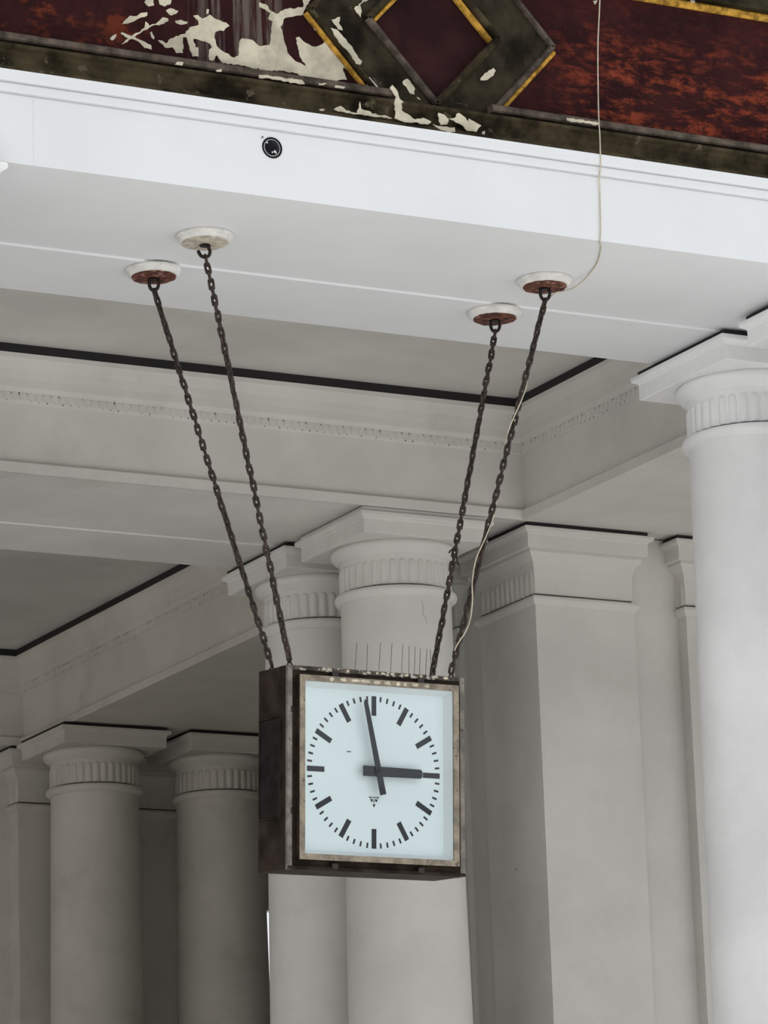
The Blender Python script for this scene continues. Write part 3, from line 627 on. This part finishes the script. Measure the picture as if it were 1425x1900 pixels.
# paint flakes along the top edge
fl = [(-0.18, 0.010), (-0.165, 0.007), (-0.03, 0.008), (0.02, 0.010), (0.05, 0.006), (0.10, 0.009), (0.15, 0.007), (0.19, 0.006), (0.0, 0.006), (-0.10, 0.006), (0.235, 0.012)]
def chip(x, z, w_, h_, y0, y1, k):
    rr = random.Random(k); bm = bmesh.new()
    pts = [(x + w_ * math.cos(q * math.pi / 4.5) * rr.uniform(0.55, 1.1), z + h_ * math.sin(q * math.pi / 4.5) * rr.uniform(0.5, 1.1)) for q in range(9)]
    prism(bm, pts, y0, y1); fin('paint_flake', bm, CREAM, ck)
for k, (x, s) in enumerate(fl): chip(x, HZ - 0.006, s, 0.005, -HY - 0.0022, -HY + 0.002, k)
for k, (x, s) in enumerate(((-0.165, 0.010), (-0.125, 0.012), (-0.085, 0.016), (-0.05, 0.020), (-0.012, 0.014), (0.025, 0.013), (0.06, 0.009), (0.085, 0.007), (0.12, 0.013), (0.16, 0.01))): chip(x, 0.2615, s, 0.0068, -HY - 0.0210, -HY - 0.018, 50 + k)
# bird spikes standing on the top
sb = bmesh.new(); bx(sb, (-0.05, 0.012, HZ - 0.001), (0.27, 0.032, HZ + 0.004)); fin('spike_strip', sb, SPIKE, ck)
for x, h, t in ((-0.009, 0.100, 0.004), (0.030, 0.098, 0.002), (0.073, 0.105, 0.004), (0.113, 0.105, 0.003), (0.151, 0.104, 0.003), (0.175, 0.102, 0.001), (0.195, 0.100, 0.002), (0.213, 0.098, 0.002), (0.235, 0.098, 0.003), (0.252, 0.096, -0.002)):
    bm = bmesh.new(); tube(bm, [(x - t, 0.022, HZ), (x + t, 0.022, HZ + h)], 0.0009, 5); fin('bird_spike', bm, SPIKE, ck)

# ------------------------------------------------------------------ roses, hooks, chains
ROSES = [('front left', (4.725, 9.953), (-0.278, -0.06)), ('back left', (4.713, 10.295), (-0.272, 0.06)),
         ('front right', (5.888, 9.964), (0.274, -0.06)), ('back right', (5.899, 10.301), (0.278, 0.06))]
RL = {'front left': 'cream ceiling rose with an open hook, wholly before the white soffit line',
      'back left': 'chipped ceiling rose lying across the white soffit line, leftmost of the four',
      'front right': 'rusty ceiling rose that the thin cable runs to',
      'back right': 'ceiling rose with the widest rust red centre, on the white soffit line at right'}
CL = {'front left': 'rusty chain from the cream rose to the front left corner of the clock',
      'back left': 'rusty chain furthest left, to the back left corner of the clock',
      'front right': 'rusty chain with the cream cable wound along it',
      'back right': 'rusty chain with a bent tie wire, running to the back right of the clock'}
def link_mesh():
    bm = bmesh.new(); pts = []
    R_, half = 0.0064, 0.0098
    for i in range(12):
        a = 2 * math.pi * i / 12
        pts.append((R_ * math.cos(a), 0, R_ * math.sin(a) + (half if math.sin(a) > 1e-6 else (-half if math.sin(a) < -1e-6 else 0))))
    tube(bm, pts, 0.0044, 6, True); bmesh.ops.recalc_face_normals(bm, faces=bm.faces)
    me = bpy.data.meshes.new('link'); bm.to_mesh(me); bm.free(); me.materials.append(CHAINM)
    for p in me.polygons: p.use_smooth = True
    return me
LM = link_mesh()
CHAIN_PTS = {}
for key, (rx, ry), (cx, cy) in ROSES:
    zs = SZ + (0.006 if ry < Y1 + 0.667 else 0.0)
    rose = empty('ceiling_rose', (rx, ry, zs), RL[key], 'ceiling rose', None, 'thing')
    rr = random.Random(key)
    pr = [(0.083, 0.0), (0.086, -0.003), (0.086, -0.008), (0.081, -0.012), (0.080, -0.016), (0.077, -0.020), (0.074, -0.023), (0.070, -0.0240), (0.066, -0.022)]
    bm = bmesh.new(); lathe(bm, pr, 40)
    for v in bm.verts:
        if v.co.z < -0.004: v.co += Vector((rr.uniform(-1, 1), rr.uniform(-1, 1), rr.uniform(-1, 0.4))) * 0.0013
    fin('plaster_ring', bm, ROSE, rose, 40)
    pm = CREAMPL if key == 'front left' else RUST
    bm = bmesh.new(); lathe(bm, [(0.0685, -0.0205), (0.067, -0.0265), (0.050, -0.0285), (0.02, -0.029)], 32)
    for v in bm.verts: v.co += Vector((rr.uniform(-1, 1), rr.uniform(-1, 1), rr.uniform(-1, 1))) * 0.0012
    fin('plate', bm, pm, rose, 40)
    top = Vector((rx, ry, zs)); end = cw(cx, cy, HZ)
    # hook: an iron loop below the plate
    hk = bmesh.new()
    d = (end - top); ang = math.atan2(-d.y, d.x) if False else 0.0
    if key == 'front left':
        pts = [(0.004, 0, -0.024), (0.010, 0, -0.038), (0.014, 0, -0.052), (0.010, 0, -0.064), (0.0, 0, -0.068), (-0.012, 0, -0.064), (-0.018, 0, -0.055), (-0.021, 0, -0.047)]
    else:
        pts = [(0.011, 0, -0.024), (0.014, 0, -0.038), (0.014, 0, -0.050), (0.009, 0, -0.062), (0.0, 0, -0.067), (-0.009, 0, -0.062), (-0.014, 0, -0.050), (-0.014, 0, -0.038), (-0.011, 0, -0.024)]
    tube(hk, smooth_path(pts, 4), 0.0052, 8); bmesh.ops.rotate(hk, verts=hk.verts, matrix=Matrix.Rotation(-0.5, 3, 'Z')); fin('hook', hk, HOOKM, rose, 60)
    bm = bmesh.new(); bmesh.ops.create_cone(bm, cap_ends=True, segments=16, radius1=0.017, radius2=0.013, depth=0.006); bmesh.ops.translate(bm, verts=bm.verts, vec=(0, 0, -0.031)); fin('hook_collar', bm, HOOKM, rose, 40)
    ey = bmesh.new(); tube(ey, [(cx + 0.008 * math.cos(q * math.pi / 6), cy, HZ + 0.012 * math.sin(q * math.pi / 6)) for q in range(7)], 0.0028, 6); fin('eye', ey, CHAINM, ck, 60)
    # chain
    a = top + Vector((0, 0, -0.0655)); b = end + Vector((0, 0, 0.018))
    chain = empty('chain', a, CL[key], 'chain', None, 'thing')
    dv = b - a; Lc = dv.length; pitch = 0.0245; n = round(Lc / pitch); q = dv.to_track_quat('Z', 'Y')
    CHAIN_PTS[key] = (a, b)
    for i in range(n):
        o = link('link', LM, None, chain)
        t = (i + 0.5) / n
        tw = (i % 2) * math.pi / 2 + 0.75 + i * 0.05 + rr.uniform(-0.18, 0.18)
        o.location = dv * t + Vector((rr.uniform(-1, 1), rr.uniform(-1, 1), 0)) * 0.0008
        o.rotation_euler = (q.to_matrix() @ Matrix.Rotation(tw, 3, 'Z') @ Matrix.Rotation(rr.uniform(-0.08, 0.08), 3, 'Y')).to_euler()
        o.scale = (1.0, 1.0, 1.0)
    if key == 'back right':
        c0 = dv * 0.645
        R3 = Matrix.Rotation(-0.5, 3, 'Z')
        P = [(-0.019, 0, -0.006), (-0.014, 0, 0.001), (-0.004, -0.004, 0.004), (0.002, -0.006, 0.0), (0.004, -0.006, -0.014), (0.005, -0.006, -0.034), (0.009, -0.006, -0.046)]
        bm = bmesh.new(); tube(bm, smooth_path([c0 + R3 @ Vector(p) for p in P], 4), 0.0028, 6); fin('tie_wire', bm, HOOKM, chain, 60)

# ------------------------------------------------------------------ cable: down the frieze and beam face, over the edge to the rose, along the chain into the clock
a, b = CHAIN_PTS['front right']
dv = b - a; side = x0.copy()
pts = [(5.920, YP - 0.030, 6.30), (5.914, YP - 0.031, 6.05), (5.906, YP - 0.014, 5.86), (5.898, YP - 0.014, 5.70), (5.875, Y1 + 0.010, 5.598), (5.868, Y1 - 0.002, 5.57), (5.860, Y1 - 0.016, 5.535), (5.855, Y1 - 0.022, 5.475), (5.854, Y1 - 0.022, 5.44),
       (5.856, Y1 - 0.008, 5.40), (5.857, Y1 - 0.004, 5.34), (5.854, Y1 - 0.005, 5.26), (5.851, Y1 - 0.004, 5.212), (5.852, Y1 + 0.004, 5.2025),
       (5.876, 9.600, 5.2035), (5.911, 9.666, 5.2035), (5.950, 9.748, 5.2035), (5.976, 9.825, 5.2035), (5.984, 9.880, 5.195), (5.970, 9.925, 5.178), (5.945, 9.950, 5.170), (5.915, 9.955, 5.160)]
def on_chain(t, s, f=-0.006): return a + dv * t + side * s + fwd * f
pts2 = [on_chain(0.02, 0.002, 0.009), on_chain(0.10, -0.002, 0.010), on_chain(0.20, 0.002, 0.009), on_chain(0.235, 0.009, -0.004), on_chain(0.28, 0.004, -0.010), on_chain(0.345, -0.010, -0.009), on_chain(0.40, -0.010, 0.006), on_chain(0.50, 0.0, 0.010), on_chain(0.585, 0.009, 0.0),
        on_chain(0.64, 0.002, -0.010), on_chain(0.70, -0.011, -0.008), on_chain(0.76, -0.006, -0.010), on_chain(0.81, 0.009, -0.009), on_chain(0.86, 0.017, -0.006), on_chain(0.895, 0.012, -0.010), on_chain(0.93, -0.004, -0.010), on_chain(0.96, -0.006, 0.006), on_chain(0.985, 0.0, 0.009)]
pts = [Vector(p) for p in pts]
bm = bmesh.new(); tube(bm, smooth_path(pts + pts2, 6), 0.0021, 7)
cb = fin('cable', bm, CABLE, None, 60); tag(cb, 'thin cream cable down the frieze, over the beam edge and along a chain', 'cable', None, 'thing')

# ------------------------------------------------------------------ round black fitting let into the beam face
rc = empty('recessed_lamp', (4.762, Y1, 5.357), 'round black glass fitting set in the white beam face at left', 'lamp', None, 'thing')
def disc(name, prof, m, n=32):
    bm = bmesh.new(); lathe(bm, prof, n); bmesh.ops.rotate(bm, verts=bm.verts, matrix=Matrix.Rotation(math.pi / 2, 3, 'X')); return fin(name, bm, m, rc, 40)
disc('bezel', [(0.024, -0.002), (0.029, 0.003), (0.031, 0.003), (0.0325, 0.0), (0.0325, -0.004)], BLK)
disc('lens', [(0.004, 0.0105), (0.010, 0.0095), (0.017, 0.0065), (0.024, 0.001), (0.0245, -0.003)], BLK)
bm = bmesh.new(); bmesh.ops.create_icosphere(bm, subdivisions=2, radius=0.0045)
me = bpy.data.meshes.new('broken_socket_and_glint'); bm.to_mesh(me); bm.free(); me.materials.append(ROSE)
for x, z, s in ((0.004, -0.014, 0.9), (-0.004, -0.017, 0.55), (0.008, -0.018, 0.5), (-0.020, 0.010, 0.6)):  # last chip is a painted highlight, the others are socket fragments
    o = link('fragment_and_glint', me, None, rc); o.location = (x, -0.009, z); o.scale = (s, 0.6, s)
bm = bmesh.new(); tube(bm, [(-0.032, -0.001, 0.026), (-0.030, -0.004, 0.029)], 0.0022, 6); fin('fixing_screw', bm, LATCH, rc)

# hairline joint in the white face, cracks in the clock column's paint
box('joint', (4.018, Y1 - 0.0004, 5.205), (4.0190, Y1 + 0.002, 5.405), OLDP, beam1)
cc = [o for o in COL.objects if o.get('label') == 'round column directly behind the top of the clock'][0]
def on_shaft(a, z): r = SHAFT_R(z) + 0.0002; return (r * math.sin(a), -r * math.cos(a), z)
for path in ([(-0.66, 3.915), (-0.645, 3.88), (-0.655, 3.85), (-0.668, 3.815), (-0.655, 3.80)], [(-0.02, 4.865), (0.01, 4.845), (0.00, 4.815), (0.05, 4.80), (0.07, 4.775)]):
    bm = bmesh.new(); tube(bm, smooth_path([on_shaft(*p) for p in path], 4), 0.0006, 5); fin('crack', bm, GRIME, cc)
